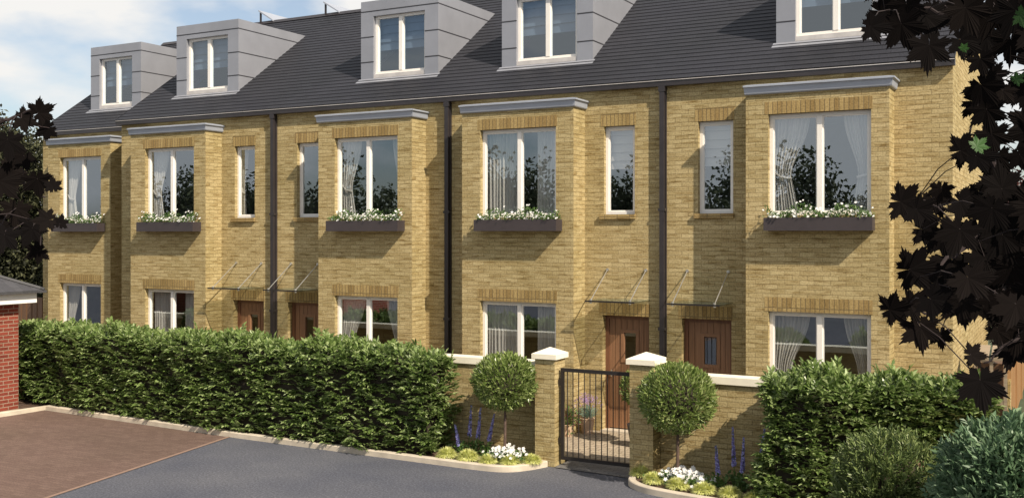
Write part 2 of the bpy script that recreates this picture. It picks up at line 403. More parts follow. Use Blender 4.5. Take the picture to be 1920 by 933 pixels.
SL = .70
def house(x0, x1, D, bay, win, doorx, stair, dorm, label, styles, pipe=None, dwin=None, left_end=False, right_end=False):
    c = ((x0+x1)/2, D, 0)
    h = empty('terraced_house', c, label, 'house', 'terrace of buff brick houses')
    B = D-.5; YR = D+4.21; YB = D+7.7; ye = D-.14; ze = 6.30
    zr = ze+(YR-ye)*SL; zb = zr-(YB+.15-YR)*SL
    b0, b1 = bay; w0, w1 = win
    m = MB()
    holes = [(b0, b1, 0, 5.90, False)]
    if doorx: holes.append((*doorx, 0.0, 2.12))
    if stair: holes.append((*stair, 3.95, 5.55))
    holes_wall(m, x0, x1, 0, 6.28, D, holes, .14)
    # bay: front and the two returns
    gw = (w0, w1, .70, 2.34); fw = (w0, w1, 3.90, 5.55)
    bm = MB(); holes_wall(bm, b0, b1, 0, 5.88, B, [gw, fw], .13)
    bm.face([(b0,D,0),(b0,B,0),(b0,B,5.88),(b0,D,5.88)]); bm.face([(b1,B,0),(b1,D,0),(b1,D,5.88),(b1,B,5.88)])
    bm.build('bay_wall', M['brick'], h)
    MB().face([(x1,YB,0),(x0,YB,0),(x0,YB,zb+.1),(x1,YB,zb+.1)]).build('rear_wall', M['brick'], h)
    def gable(x): m.face([(x,D,0),(x,YB,0),(x,YB,zb+.05),(x,YR,zr-.04),(x,D,6.33)], swap=False)
    if left_end: gable(x0)
    if right_end: gable(x1)
    m.build('brick_wall', M['brick'], h)
    # rooms
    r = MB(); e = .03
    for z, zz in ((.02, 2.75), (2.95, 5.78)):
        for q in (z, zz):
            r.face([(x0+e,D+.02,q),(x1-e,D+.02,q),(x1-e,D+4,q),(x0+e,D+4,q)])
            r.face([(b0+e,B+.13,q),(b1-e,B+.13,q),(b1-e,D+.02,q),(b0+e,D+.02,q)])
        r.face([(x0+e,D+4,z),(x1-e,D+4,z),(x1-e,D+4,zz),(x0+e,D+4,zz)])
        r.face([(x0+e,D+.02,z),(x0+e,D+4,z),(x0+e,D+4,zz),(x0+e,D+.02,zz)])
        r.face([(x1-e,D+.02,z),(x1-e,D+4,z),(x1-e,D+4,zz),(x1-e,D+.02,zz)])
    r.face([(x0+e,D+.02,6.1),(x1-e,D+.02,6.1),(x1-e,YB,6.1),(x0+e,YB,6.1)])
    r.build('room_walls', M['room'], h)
    # lintels
    lintel(h, w0, w1, 2.34, B); lintel(h, w0, w1, 5.55, B, .20)
    if doorx: lintel(h, doorx[0], doorx[1], 2.12, D)
    if stair: lintel(h, stair[0], stair[1], 5.55, D)
    window(h, w0, w1, .70, 2.34, B, True, styles[0]); window(h, w0, w1, 3.90, 5.55, B, True, styles[1])
    if stair:
        sw = window(h, stair[0], stair[1], 3.95, 5.55, D, False, styles[2], depth=.09)
        MB().box(stair[0]-.07, stair[1]+.02, D-.06, D+.09, 3.87, 3.95).build('sill', M['soldier'], sw)
    if doorx:
        door(h, doorx[0], doorx[1], D)
        canopy(h, doorx[0]-.0, doorx[1]+.03, D, (doorx[0]+.08, doorx[1]-.08))
    # cornice of the bay: a lead box moulding with a sloping top
    k = MB(); o = .13
    prof = [(0, 5.88), (.035, 5.885), (.045, 5.90), (.06, 5.985), (.065, 6.0), (.09, 6.003), (.09, 6.03), (0, 6.05)]
    P = [[(b0-.3*q, D, z), (b0-.3*q, B-q, z), (b1+q, B-q, z), (b1+q, D, z)] for q, z in prof]
    for i in range(len(P)-1):
        for s in range(3): k.face([P[i][s], P[i][s+1], P[i+1][s+1], P[i+1][s]])
    k.face([P[-1][0], P[-1][1], P[-1][2], P[-1][3]])
    k.build('bay_cornice', M['lead'], h)
    # eaves
    xa = x0-(.05 if left_end else 0); xb = x1+(.04 if right_end else 0)
    g = MB(); g.box(xa, xb, D-.125, D-.03, 6.195, 6.30); g.box(xa, xb, D-.03, D-.004, 6.20, 6.32)
    gg = g.build('gutter', M['pipe'], h)
    MB().box(xa, xb, D-.140, D-.125, 6.285, 6.31).build('gutter_rim_glint', M['rim'], gg)  # pale strip paints the light caught along the dark gutter's edge
    if pipe is not None:
        p = MB(); p.box(pipe-.042, pipe+.042, D-.115, D-.035, .05, 6.1); p.box(pipe-.06, pipe+.06, D-.123, D-.03, 6.1, 6.195)
        for z in (1.9, 4.0): p.box(pipe-.065, pipe+.065, D-.121, D-.0, z, z+.05)
        p.box(pipe-.06, pipe-.048, D-.05, D-.0, .05, 6.18); p.box(pipe+.048, pipe+.06, D-.05, D-.0, .05, 6.18)
        p.build('downpipe', M['pipe'], h)
    # roof: courses of slates laid as stepped strips, left open under the dormer
    d0, d1 = dorm; yd = D+.74
    e = .1626/math.sqrt(1+SL*SL); s = MB(); y = ye; i = 0
    zt = 8.60
    yend = ye+(zt-ze)/SL
    while y < YR-.01:
        y2 = min(y+e, YR); za = ze+(y-ye)*SL; z2 = ze+(y2-ye)*SL
        segs = [(xa, xb)]
        if y > yd+.02 and y2 < yend-.05: segs = [(xa, d0+.03), (d1-.03, xb)]
        for a, b in segs:
            if b-a < .01: continue
            v0 = i*.1626
            s.face([(a,y,za+.016),(b,y,za+.016),(b,y2,z2+.004),(a,y2,z2+.004)], uv=[(a,v0),(b,v0),(b,v0+.1626),(a,v0+.1626)])
            s.face([(a,y,za-.004),(b,y,za-.004),(b,y,za+.016),(a,y,za+.016)], uv=[(a,v0),(b,v0),(b,v0),(a,v0)])
        y = y2; i += 1
    s.face([(xb,YB+.15,zb),(xa,YB+.15,zb),(xa,YR,zr),(xb,YR,zr)])
    for q, on in ((xa, left_end), (xb, right_end)):
        if on:
            t = -.05
            s.face([(q,ye,ze+t),(q,YR,zr+t),(q,YR,zr+.02),(q,ye,ze+.02)])
            s.face([(q,YB+.15,zb+t),(q,YR,zr+t),(q,YR,zr+.0),(q,YB+.15,zb)])
    rf = s.build('roof', M['slate'], h)
    rc = MB(); rc.face([(xa,YR-.12,zr-.05),(xb,YR-.12,zr-.05),(xb,YR,zr+.05),(xa,YR,zr+.05)]); rc.face([(xa,YR,zr+.05),(xb,YR,zr+.05),(xb,YR+.12,zr-.05),(xa,YR+.12,zr-.05)])
    rc.build('ridge_tiles', M['pipe'], rf)
    # dormer
    zf = 6.93; fw_ = .33; q0, q1 = (d0+fw_, d1-fw_) if not dwin else dwin
    zw0, zw1 = 7.02, 8.27
    dm = MB()
    holes_wall(dm, d0, d1, zf, zt, yd, [(q0, q1, zf, zw1, False)], 0)
    for x, sg in ((d0, 1), (d1, -1)):
        dm.face([(x,yd,zf-.15),(x,yend,zt),(x,yd,zt)], uv=[(yd,zf-.15),(yend,zt),(yd,zt)])
    dm.face([(d0,yd,zt),(d1,yd,zt),(d1,yend,zt),(d0,yend,zt)])
    rv = .17
    dm.face([(q0,yd,zf),(q0,yd+rv,zf),(q0,yd+rv,zw1),(q0,yd,zw1)]); dm.face([(q1,yd,zf),(q1,yd+rv,zf),(q1,yd+rv,zw1),(q1,yd,zw1)])
    dm.face([(q0,yd,zw1),(q1,yd,zw1),(q1,yd+rv,zw1),(q0,yd+rv,zw1)])
    dd = dm.build('dormer', M['zinc'], h)
    sm = MB(); a = .011
    for z in (7.29, 7.83, 8.38):
        if z > zw1: sm.box(d0-.004, d1+.004, yd-.004, yd+.01, z-a, z+a)
        else:
            sm.box(d0-.004, q0+.002, yd-.004, yd+.01, z-a, z+a); sm.box(q1-.002, d1+.004, yd-.004, yd+.01, z-a, z+a)
        yy = ye+(z-ze)/SL
        sm.box(d1-.01, d1+.004, yd+.01, yy-.02, z-a, z+a); sm.box(d0-.004, d0+.01, yd+.01, yy-.02, z-a, z+a)
    sm.build('panel_joint', M['seam'], dd)
    ap = MB(); ap.box(q0, q1, yd+.02, yd+rv+.05, zf-.02, zw0); ap.build('window_sill', M['rim'], dd)
    fl = MB(); fl.face([(d0-.05,yd-.14,zf-.10),(d1+.05,yd-.14,zf-.10),(d1+.05,yd+.0,zf-.0),(d0-.05,yd,zf)]); fl.build('flashing', M['zinc'], dd)
    f = .06; yf = yd+.08; wm = MB()
    wm.box(q0, q0+f, yf, yf+.08, zw0, zw1); wm.box(q1-f, q1, yf, yf+.08, zw0, zw1); wm.box(q0+f, q1-f, yf, yf+.08, zw1-f, zw1); wm.box(q0+f, q1-f, yf, yf+.08, zw0, zw0+f)
    xm = (q0+q1)/2; wm.box(xm-.045, xm+.045, yf-.01, yf+.08, zw0+f, zw1-f)
    for a_, b_ in ((q0+f, xm-.045), (xm+.045, q1-f)):
        wm.box(a_, a_+.02, yf+.02, yf+.07, zw0+f, zw1-f); wm.box(b_-.02, b_, yf+.02, yf+.07, zw0+f, zw1-f)
    wm.build('window_frame', M['white'], dd)
    MB().face([(q0+f+.02,yf+.04,zw0+f),(xm-.065,yf+.04,zw0+f),(xm-.065,yf+.04,zw1-f),(q0+f+.02,yf+.04,zw1-f)]).face([(xm+.065,yf+.04,zw0+f),(q1-f-.02,yf+.04,zw0+f),(q1-f-.02,yf+.04,zw1-f),(xm+.065,yf+.04,zw1-f)]).build('pane', M['glass_d'], dd)
    bl = MB(); zb_ = 7.55
    for i in range(4):
        za_ = zb_+(zw1-zb_)*i/4; zc_ = zb_+(zw1-zb_)*(i+1)/4
        bl.face([(q0+.03,yf+.13,za_),(q1-.03,yf+.13,za_),(q1-.03,yf+.16,zc_),(q0+.03,yf+.16,zc_)])
    bl.build('blind', M['blind'], dd)
    return h

house(-6.33, -1.61, 17.29, (-4.72,-2.47), (-4.35,-2.74), (-6.0,-5.11), (-5.70,-5.08), (-4.53,-2.53),
      'end house of the terrace at the right with a sunlit gable wall', ('tie','tie','blind'), right_end=True)
house(-10.80, -6.33, 17.29, (-10.20,-7.86), (-9.80,-8.21), (-7.51,-6.61), (-7.48,-6.88), (-10.02,-8.03),
      'terraced house directly behind the iron gate with the sunlit brown door', ('full','full','blind'), pipe=-6.33)
house(-15.27, -10.80, 17.29, (-13.67,-11.35), (-13.25,-11.69), (-14.92,-14.03), (-14.66,-14.06), (-13.51,-11.53),
      'middle house of the terrace with its shaded brown door left of the bay', ('tie','narrow','none'), pipe=-10.80)
house(-20.08, -15.27, 17.29, (-19.20,-16.84), (-18.73,-17.19), (-16.50,-15.60), (-16.45,-15.86), (-19.03,-17.04),
      'second terraced house from the left with brown door right of the bay', ('full','narrow','sheer'), pipe=-15.27, left_end=True)
house(-24.20, -20.10, 18.24, (-23.34,-21.00), (-22.88,-21.35), None, None, (-23.23,-21.32),
      'set back house at the far left end of the terrace beside the dark tree', ('narrow','narrow','none'), left_end=True)

# ------------------------------------------------------------------ plants
def rdir(up=.3):
    while True:
        v = Vector((rnd.uniform(-1,1), rnd.uniform(-1,1), rnd.uniform(-1,1)))
        if .1 < v.length < 1: v.normalize(); v.z += up; return v.normalized()

def flowerhead(mb, p, r, n=5, up=Vector((0,-.3,1))):
    up = up.normalized(); a = up.orthogonal().normalized(); b = up.cross(a); t0 = rnd.random()*6
    for k in range(n):
        t = t0+2*math.pi*k/n
        mb.leaf(p, a*math.cos(t)+b*math.sin(t)+up*.25, up, r, r*.75, .05)

def planter(x0, x1, yb, label):
    o = empty('window_box', ((x0+x1)/2, yb-.12, 3.65), label, 'window box', 'flower boxes under the bay windows')
    y0 = yb-.26; y1 = yb-.012
    m = MB(); z0, z1 = 3.65, 3.86; t = .015
    m.box(x0, x1, y0, y0+t, z0, z1).box(x0, x1, y1-t, y1, z0, z1).box(x0, x0+t, y0+t, y1-t, z0, z1).box(x1-t, x1, y0+t, y1-t, z0, z1).box(x0+t, x1-t, y0+t, y1-t, z0, z0+t)
    m.build('box', M['box'], o)
    MB().box(x0+t, x1-t, y0+t, y1-t, z0+.1, z1-.02).build('soil', M['soil'], o)
    f = MB(); w = MB(); L = x1-x0
    for i in range(int(520*L)):
        x = rnd.uniform(x0+.02, x1-.02); p = Vector((x, rnd.uniform(y0-.01, y1), 3.85+rnd.random()*.15*(1+.5*math.sin(x*9+yb))))
        f.leaf(p, rdir(.5), rdir(.8), rnd.uniform(.04,.075), .022)
    for i in range(int(62*L)):
        x = rnd.uniform(x0, x1); p = Vector((x, rnd.uniform(y0-.04, y1), 3.86+rnd.random()*.18*(1+.45*math.sin(x*9+yb)+.25*math.sin(x*23))))
        flowerhead(w, p, rnd.uniform(.018,.03), 6, Vector((rnd.uniform(-.4,.4), -.9, .8)))
    f.build('leaves', M['flowergreen'], o); w.build('white_flowers', M['petal'], o)
B0 = 16.79
planter(-4.36, -2.68, B0, 'wide charcoal window box of white flowers, the largest and rightmost')
planter(-9.79, -8.08, B0, 'charcoal flower box below the upper window with long straight curtains, behind the left gate pier')
planter(-13.27, -11.51, B0, 'charcoal flower box on the middle house bay')
planter(-18.72, -16.96, B0, 'charcoal flower box on the second bay from the left')
planter(-22.88, -21.18, 17.74, 'charcoal flower box on the set back house at the far left')

def lump(x, y, z, s=1.0):
    return (math.sin(x*2.1*s+y*1.3)+math.sin(x*3.7*s+z*2.9+1)+math.sin(z*4.3*s+y*3.1+2)+math.sin(x*7.3*s+z*6.1))*.25

def hedge(name, label, path, depth, z0f, ztop, n, jit=.17, seed=1, leafL=(.075,.125), mat='hedge'):
    """path = front base line [(x,y)...]; the hedge stands behind it"""
    global rnd
    rnd = random.Random(seed)
    o = empty(name, (path[0][0], path[0][1], z0f(0)), label, 'hedge')
    pts = [Vector((p[0], p[1], 0)) for p in path]
    seg = [(pts[i+1]-pts[i]).length for i in range(len(pts)-1)]; T = sum(seg)
    def at(t):
        d = t*T
        for i, s in enumerate(seg):
            if d <= s or i == len(seg)-1: return pts[i].lerp(pts[i+1], min(1, d/s)), (pts[i+1]-pts[i]).normalized()
            d -= s
    core = MB(); ins = .13; K = max(8, int(T*3)); rows = []
    for i in range(K+1):
        t = i/K; p, d = at(t); nb = Vector((-d.y, d.x, 0))
        if nb.y < 0: nb = -nb
        zt = ztop(t)-ins; zb = z0f(t)
        e = d*(ins if i == 0 else -ins if i == K else 0)
        a = p+nb*ins+e; b = p+nb*(depth-ins)+e
        rows.append([(a.x,a.y,zb),(a.x,a.y,zt),(b.x,b.y,zt),(b.x,b.y,zb)])
    for i in range(K):
        for k in range(3): core.face([rows[i][k], rows[i+1][k], rows[i+1][k+1], rows[i][k+1]])
    core.face(rows[0]); core.face(rows[-1][::-1])
    core.build('twigs', M['hedgecore'], o)
    m = MB()
    H = ztop(.5)-z0f(.5)
    wf, wt, we = T*H, T*depth*1.2, depth*H*1.0
    for c in range(n):
        r = rnd.random()*(wf+wt+2*we)
        t = rnd.random(); 
        if r < wf+wt:
            p, d = at(t); nb = Vector((-d.y, d.x, 0))
            if nb.y < 0: nb = -nb
            zt = ztop(t); zb = z0f(t)
            if r < wf:
                z = zb+.03+(zt-zb-.03)*rnd.random()**.92; nr = -nb; q = p.copy()
                tr = max(0, (z-(zt-.16))/.16); q += nb*(tr*tr*.14)
            else:
                s = rnd.random(); q = p+nb*depth*s; z = zt - .14*max(0,(abs(s-.5)-.32)/.18)**2; nr = Vector((0,0,1))
        else:
            t = 0 if r < wf+wt+we else 1
            p, d = at(t); nb = Vector((-d.y, d.x, 0))
            if nb.y < 0: nb = -nb
            zt = ztop(t); zb = z0f(t); z = zb+.03+(zt-zb)*rnd.random(); q = p+nb*depth*rnd.random(); nr = -d if t == 0 else d
        q = Vector((q.x, q.y, z)); 
        off = lump(q.x, q.y, q.z)*jit + rnd.uniform(-.10, .05)
        if nr.z > .5 and rnd.random() < .12: off += rnd.uniform(.03,.12)
        if nr.z < .5 and z < zb+.25: off -= .0
        q += nr*off
        # one spray of leaves round a twig
        tw = (nr*.9+Vector((rnd.uniform(-.6,.6), rnd.uniform(-.3,.3), rnd.uniform(-.25,.75)))).normalized()
        sd = tw.cross(Vector((0,0,1))); sd = sd.normalized() if sd.length > .1 else Vector((1,0,0))
        un = sd.cross(tw).normalized()
        if un.z < 0: un = -un
        un = (un+Vector((rnd.uniform(-.35,.35), rnd.uniform(-.35,.35), .1))).normalized()
        k = rnd.randint(5, 8)
        for i in range(k):
            f = i/k; s = 1 if i % 2 else -1
            dd = tw*(.55+.3*f)+sd*s*(.8-.35*f)+Vector((rnd.uniform(-.2,.2),rnd.uniform(-.2,.2),rnd.uniform(-.25,.25)))
            m.leaf(q+tw*(f*.11-.05), dd, un, rnd.uniform(*leafL), rnd.uniform(*leafL)*.5)
    m.build('leaves', M[mat], o)
    return o

hp = [(-19.75,14.20), (-17.5,14.00), (-13.2,13.78), (-10.0,13.72), (-8.95,13.72)]
hedge('laurel_hedge', 'long clipped laurel hedge with glossy leaves along the pale kerb', hp, .78, lambda t: .05, lambda t: 1.62+.03*math.sin(t*23), 5600, seed=3)

# earth bank at the right, hedge standing on and before it
def bank_z(x, y):
    s = min(1, max(0, (x+3.1)/1.6)); s = s*s*(3-2*s)
    return .02+.80*s
b = MB(); nx, ny = 40, 16
X0, X1, Y0, Y1 = -3.2, 6.0, 6.0, 14.9
for i in range(nx):
    for j in range(ny):
        xa = X0+(X1-X0)*i/nx; xb = X0+(X1-X0)*(i+1)/nx; ya = Y0+(Y1-Y0)*j/ny; yb = Y0+(Y1-Y0)*(j+1)/ny
        if xa < 2.0 - (14.9-ya)*.0: pass
        def q(x, y):
            e = min(1, max(0, (y-(11.2-.35*(x+3)))/.9))
            return (x, y, -.03+(bank_z(x,y)+.02*math.sin(x*7+y*5))*e)
        b.face([q(xa,ya), q(xb,ya), q(xb,yb), q(xa,yb)])
tag(b.build('soil_bank', M['bank'], smooth=True), kind='structure')

hedge('clipped_hedge', 'shorter clipped hedge at the right in front of the end house bay', [(-3.55,13.42), (-2.9,13.38), (-2.35,13.75), (-.95,14.05)], .85,
      lambda t: .03 if t < .35 else .03+.78*min(1,(t-.35)/.3), lambda t: 1.66+.04*math.sin(t*11)-.06*t, 3000, seed=5, leafL=(.07,.12))

def ball_tree(x, y, z0, zc, r, rz, label, n=4200, pot=None, stem_r=.022):
    global rnd
    rnd = random.Random(int(abs(x)*1000))
    o = empty('topiary_bay_tree', (x, y, z0), label, 'topiary tree', 'ball topiary trees by the gate')
    s = MB(); s.tube([(x, y, z0-.02), (x+.01, y, (z0+zc)/2), (x, y+.005, zc)], [stem_r*1.15, stem_r, stem_r*.8], 8); s.build('trunk', M['bark'], o)
    c = MB(); prof = []
    for i in range(9):
        t = math.pi*i/8; prof.append((max(.001, math.sin(t)*r*.55), -math.cos(t)*rz*.55))
    c.lathe((x,y,zc), prof, 14); c.build('inner_twigs', M['hedgecore'], o)
    m = MB()
    for i in range(n):
        d = rdir(0); k = rnd.random()**.35
        k = .58+.46*k + .08*lump(d.x*4, d.y*4, d.z*4)
        p = Vector((x+d.x*r*k*.93, y+d.y*r*k*.93, zc+d.z*rz*k*.93))
        dd = d*.9+Vector((rnd.uniform(-.7,.7), rnd.uniform(-.7,.7), rnd.uniform(-.1,1.0)))
        m.leaf(p, dd, (d+rdir(0)*.5), rnd.uniform(.06,.10), rnd.uniform(.022,.034))
    m.build('crown', M['bay'], o)
    if pot:
        p = MB(); h = z0+.0
        p.lathe((x,y,0.01), [(.001,0),(.13,0),(.19,.36),(.20,.38),(.17,.38),(.165,.33),(.001,.33)], 20); p.build('pot', M['gloss_pot'], o)
ball_tree(-7.76, 14.05, .05, 1.30, .50, .43, 'ball shaped bay tree on a thin stem left of the gate')
ball_tree(-4.89, 13.90, .05, 1.28, .54, .49, 'ball shaped bay tree on a thin stem right of the gate')
ball_tree(-6.42, 16.30, .30, 1.00, .29, .30, 'small ball topiary in a dark pot beside the front door, seen through the gate', n=1500, pot=True, stem_r=.014)

# grass tufts
rnd = random.Random(11)
def make_tuft():
    m = MB()
    for i in range(900):
        a = rnd.random()*6.283; el = math.asin(rnd.uniform(.05, 1))
        d = Vector((math.cos(a)*math.cos(el), math.sin(a)*math.cos(el), math.sin(el)))
        rr = rnd.uniform(.80, 1.05); tip = Vector((d.x*.18, d.y*.18, d.z*.17))*rr
        base = Vector((d.x*.06, d.y*.06, 0)); q = base.lerp(tip,.55)+Vector((0,0,.035)); q2 = tip
        sd = Vector((-math.sin(a), math.cos(a), 0))*.0055
        i0 = len(m.v)
        m.v += [tuple(base-sd), tuple(base+sd), tuple(q+sd*.9), tuple(q-sd*.9), tuple(q2)]
        m.f += [(i0,i0+1,i0+2,i0+3), (i0+3,i0+2,i0+4)]; m.uv += [(0,0)]*7
    return m.build('grass_tuft', M['tuft'])
tuft = make_tuft()
spots = [(-8.66,13.80,'yellow grass tuft touching the right end of the long hedge'),
         (-8.27,13.80,'yellow grass tuft second from the long hedge, in front of the blue flowers'),
         (-7.90,13.78,'yellow grass tuft just left of the white flowers at the left tree'),
         (-7.56,13.86,'yellow grass tuft in front of the white flowers under the left tree'),
         (-7.30,14.08,'yellow grass tuft against the left gate pier'),
         (-5.50,14.12,'yellow grass tuft against the right gate pier, furthest back'),
         (-5.20,13.80,'yellow grass tuft at the rounded kerb corner right of the gate'),
         (-4.80,13.66,'yellow grass tuft in front of the white flowers under the right tree'),
         (-4.40,13.58,'yellow grass tuft right of the right tree stem, before the blue spires'),
         (-4.03,13.56,'yellow grass tuft at the bottom left corner of the right hedge'),
         (-3.66,13.50,'yellow grass tuft at the bottom edge below the right hedge')]
for i, (x, y, lab) in enumerate(spots):
    t = tuft if i == 0 else copy_tree(tuft)
    t.location = (x, y, .06); t.rotation_euler = (0,0,i*1.3)
    s = rnd.uniform(.92, 1.12); t.scale = (s*1.15, s*1.15, s*rnd.uniform(1.0,1.15))
    tag(t, lab, 'grass', 'yellow grass tufts edging the flower beds')

def white_flowers(x, y, L, n, label):
    o = empty('white_bedding_flowers', (x, y, .05), label, 'flowers')
    f = MB(); w = MB()
    for i in range(n*4):
        p = Vector((x+rnd.gauss(0,L*.4), y+rnd.gauss(0,.09), .06+rnd.random()*.16)); f.leaf(p, rdir(.4), rdir(.8), .06, .03)
    for i in range(n):
        a = rnd.gauss(0,L*.42); p = Vector((x+a, y+rnd.gauss(0,.10), .14+rnd.random()*.17*math.exp(-(a/L)**2)))
        flowerhead(w, p, rnd.uniform(.025,.038), 5, Vector((rnd.uniform(-.5,.5), -.8, .8)))
    f.build('leaves', M['flowergreen'], o); w.build('petals', M['petal'], o)
white_flowers(-7.72, 14.02, .36, 150, 'white flowers round the stem of the left ball tree')
white_flowers(-4.80, 13.88, .42, 190, 'white flowers round the stem of the right ball tree')

def spire(x, y, h, lean, label):
    o = empty('delphinium', (x, y, .05), label, 'flower', 'blue flower spires in the beds')
    top = Vector((x+lean, y, .05+h)); b0 = Vector((x, y, .05))
    s = MB(); s.tube([b0, b0.lerp(top,.5)+Vector((0,0,.01)), top], .006, 5); s.build('stem', M['flowergreen'], o)
    m = MB()
    for i in range(90):
        t = .38+.62*i/90; p = b0.lerp(top, t); r = .030*(1.25-t)+.006
        a = rnd.random()*6.28; d = Vector((math.cos(a), math.sin(a), rnd.uniform(-.1,.4)))
        flowerhead(m, p+d*r*.6, .036*(1.35-t), 4, d)
    m.build('florets', M['blue'], o)
    l = MB()
    for i in range(46):
        a = rnd.random()*6.28; rr = rnd.random()*.12
        l.leaf(Vector((x+math.cos(a)*rr, y+math.sin(a)*rr*.7, .06+rnd.random()*.2)), rdir(.5), rdir(.8), .09, .045)
    l.build('leaves', M['flowergreen'], o)
for a in [(-8.52,13.98,.52,-.10,'pale blue spire leaning against the long hedge end'),
          (-8.50,14.18,.82,.06,'tall blue spire closest to the long hedge, in shadow'),
          (-8.36,14.20,.78,.08,'blue spire in the middle of the left group, in shadow'),
          (-8.20,14.22,.70,.16,'right hand blue spire of the left group, leaning right'),
          (-4.28,13.90,.62,-.05,'light blue spire nearest the right ball tree'),
          (-4.12,14.10,.86,-.03,'tall violet blue spire in the middle of the right group'),
          (-3.98,13.95,.76,.03,'blue spire second from the right hedge'),
          (-3.82,14.10,.88,.12,'blue spire leaning over against the right hedge')]: spire(*a)

# potted plants in the courtyard
def pot_plant(x, y, r, h, kind, label):
    o = empty('potted_plant', (x, y, .01), label, 'potted plant')
    MB().lathe((x,y,.01), [(.001,0),(r*.72,0),(r,h),(r*1.06,h),(r*1.06,h+.02),(r*.9,h+.02),(r*.9,h-.03),(.001,h-.03)], 18).build('pot', M['terra'], o, smooth=False)
    l = MB(); f = MB()
    if kind == 'lav':
        for i in range(420):
            a = rnd.random()*6.28; el = rnd.uniform(.5,1.5); d = Vector((math.cos(a)*math.cos(el), math.sin(a)*math.cos(el), math.sin(el)))
            p = Vector((x,y,h)); l.leaf(p+d*rnd.uniform(.03,.22), d+rdir(0)*.4, rdir(0), .07, .012)
        for i in range(70):
            a = rnd.random()*6.28; el = rnd.uniform(.75,1.5); d = Vector((math.cos(a)*math.cos(el), math.sin(a)*math.cos(el), math.sin(el)))
            p = Vector((x,y,h))+d*rnd.uniform(.3,.42)
            for k in range(7): f.leaf(p+d*k*.010, rdir(.3), rdir(0), .022, .014)
        l.build('leaves', M['lavleaf'], o); f.build('flowers', M['lav'], o)
    else:
        for i in range(500):
            d = rdir(.35); p = Vector((x,y,h+.08))+d*rnd.uniform(.03,.24); p.z = max(p.z, h-.1); (l if rnd.random() < .55 else f).leaf(p, d+rdir(0)*.5, rdir(.5), .07, .028)
        l.build('leaves', M['flowergreen'], o); f.build('bronze_leaves', M['redleaf'], o)
pot_plant(-7.66, 16.95, .13, .26, 'lav', 'lavender in a terracotta pot, seen through the gate bars')
pot_plant(-7.88, 16.55, .13, .20, 'mix', 'green and bronze leaved potted plant behind the left gate pier')

def shrub(name, c, rx, ry, rz, n, mat, label, L, up, seed, W=.22):
    global rnd
    rnd = random.Random(seed)
    o = empty(name, (c[0], c[1], c[2]-rz*.5), label, 'shrub')
    s = MB()
    for k in range(9):
        a = k*.7; s.tube([(c[0],c[1],c[2]-rz*.95), (c[0]+rx*.6*math.cos(a), c[1]+ry*.6*math.sin(a), c[2]+rz*.45)], [.02,.006], 5)
    s.build('stems', M['bark'], o)
    g = MB(); prof = []
    for i in range(9):
        t = math.pi*i/8; prof.append((max(.001, math.sin(t)*.74), -math.cos(t)*rz*.74))
    g.lathe((0,0,0), prof, 14); g.v = [(c[0]+v[0]*rx, c[1]+v[1]*ry, c[2]+v[2]) for v in g.v]
    g.build('inner_twigs', M['hedgecore'], o)
    m = MB()
    for i in range(n):
        d = rdir(0); 
        if d.y > .6: d.y = -d.y
        k = .74+.26*rnd.random()**.5+.09*lump(d.x*3, d.y*3, d.z*3)
        p = Vector((c[0]+d.x*rx*k, c[1]+d.y*ry*k, c[2]+d.z*rz*k))
        tw = (d*.7+Vector((rnd.uniform(-.5,.5), rnd.uniform(-.5,.5), up+rnd.uniform(-.3,.5)))).normalized()
        sd = tw.cross(rdir(0)).normalized()
        q = rnd.randint(5, 8)
        for j in range(q):
            f = j/q; sg = 1 if j % 2 else -1
            m.leaf(p+tw*(f*L*2.2-L), tw*(.8)+sd*sg*(.55)+rdir(0)*.15, sd.cross(tw), L*rnd.uniform(.8,1.2), L*W*rnd.uniform(.8,1.2))
    m.build('leaves', M[mat], o)
# camera frame helper for far and near plants
TH = R(28.5); CAM = Vector((0,0,3.61)); FW = Vector((-math.sin(TH), math.cos(TH), 0)); RT = Vector((math.cos(TH), math.sin(TH), 0)); UP = Vector((0,0,1))
def cam(u, v, d): return CAM + FW*d + RT*((u-960)/1930*d) + UP*(-(v-437)/1930*d)
c = cam(1665, 918, 11.2); shrub('rounded_shrub', c, .56, .56, .62, 1500, 'shrub', 'rounded fine leaved green shrub in front of the right hedge', .066, .5, 21, .38)
c = cam(1930, 935, 9.6); shrub('grey_leaved_shrub', c, .80, .7, .72, 2300, 'greyshrub', 'large grey green shrub in the bottom right corner', .092, .25, 22, .40)

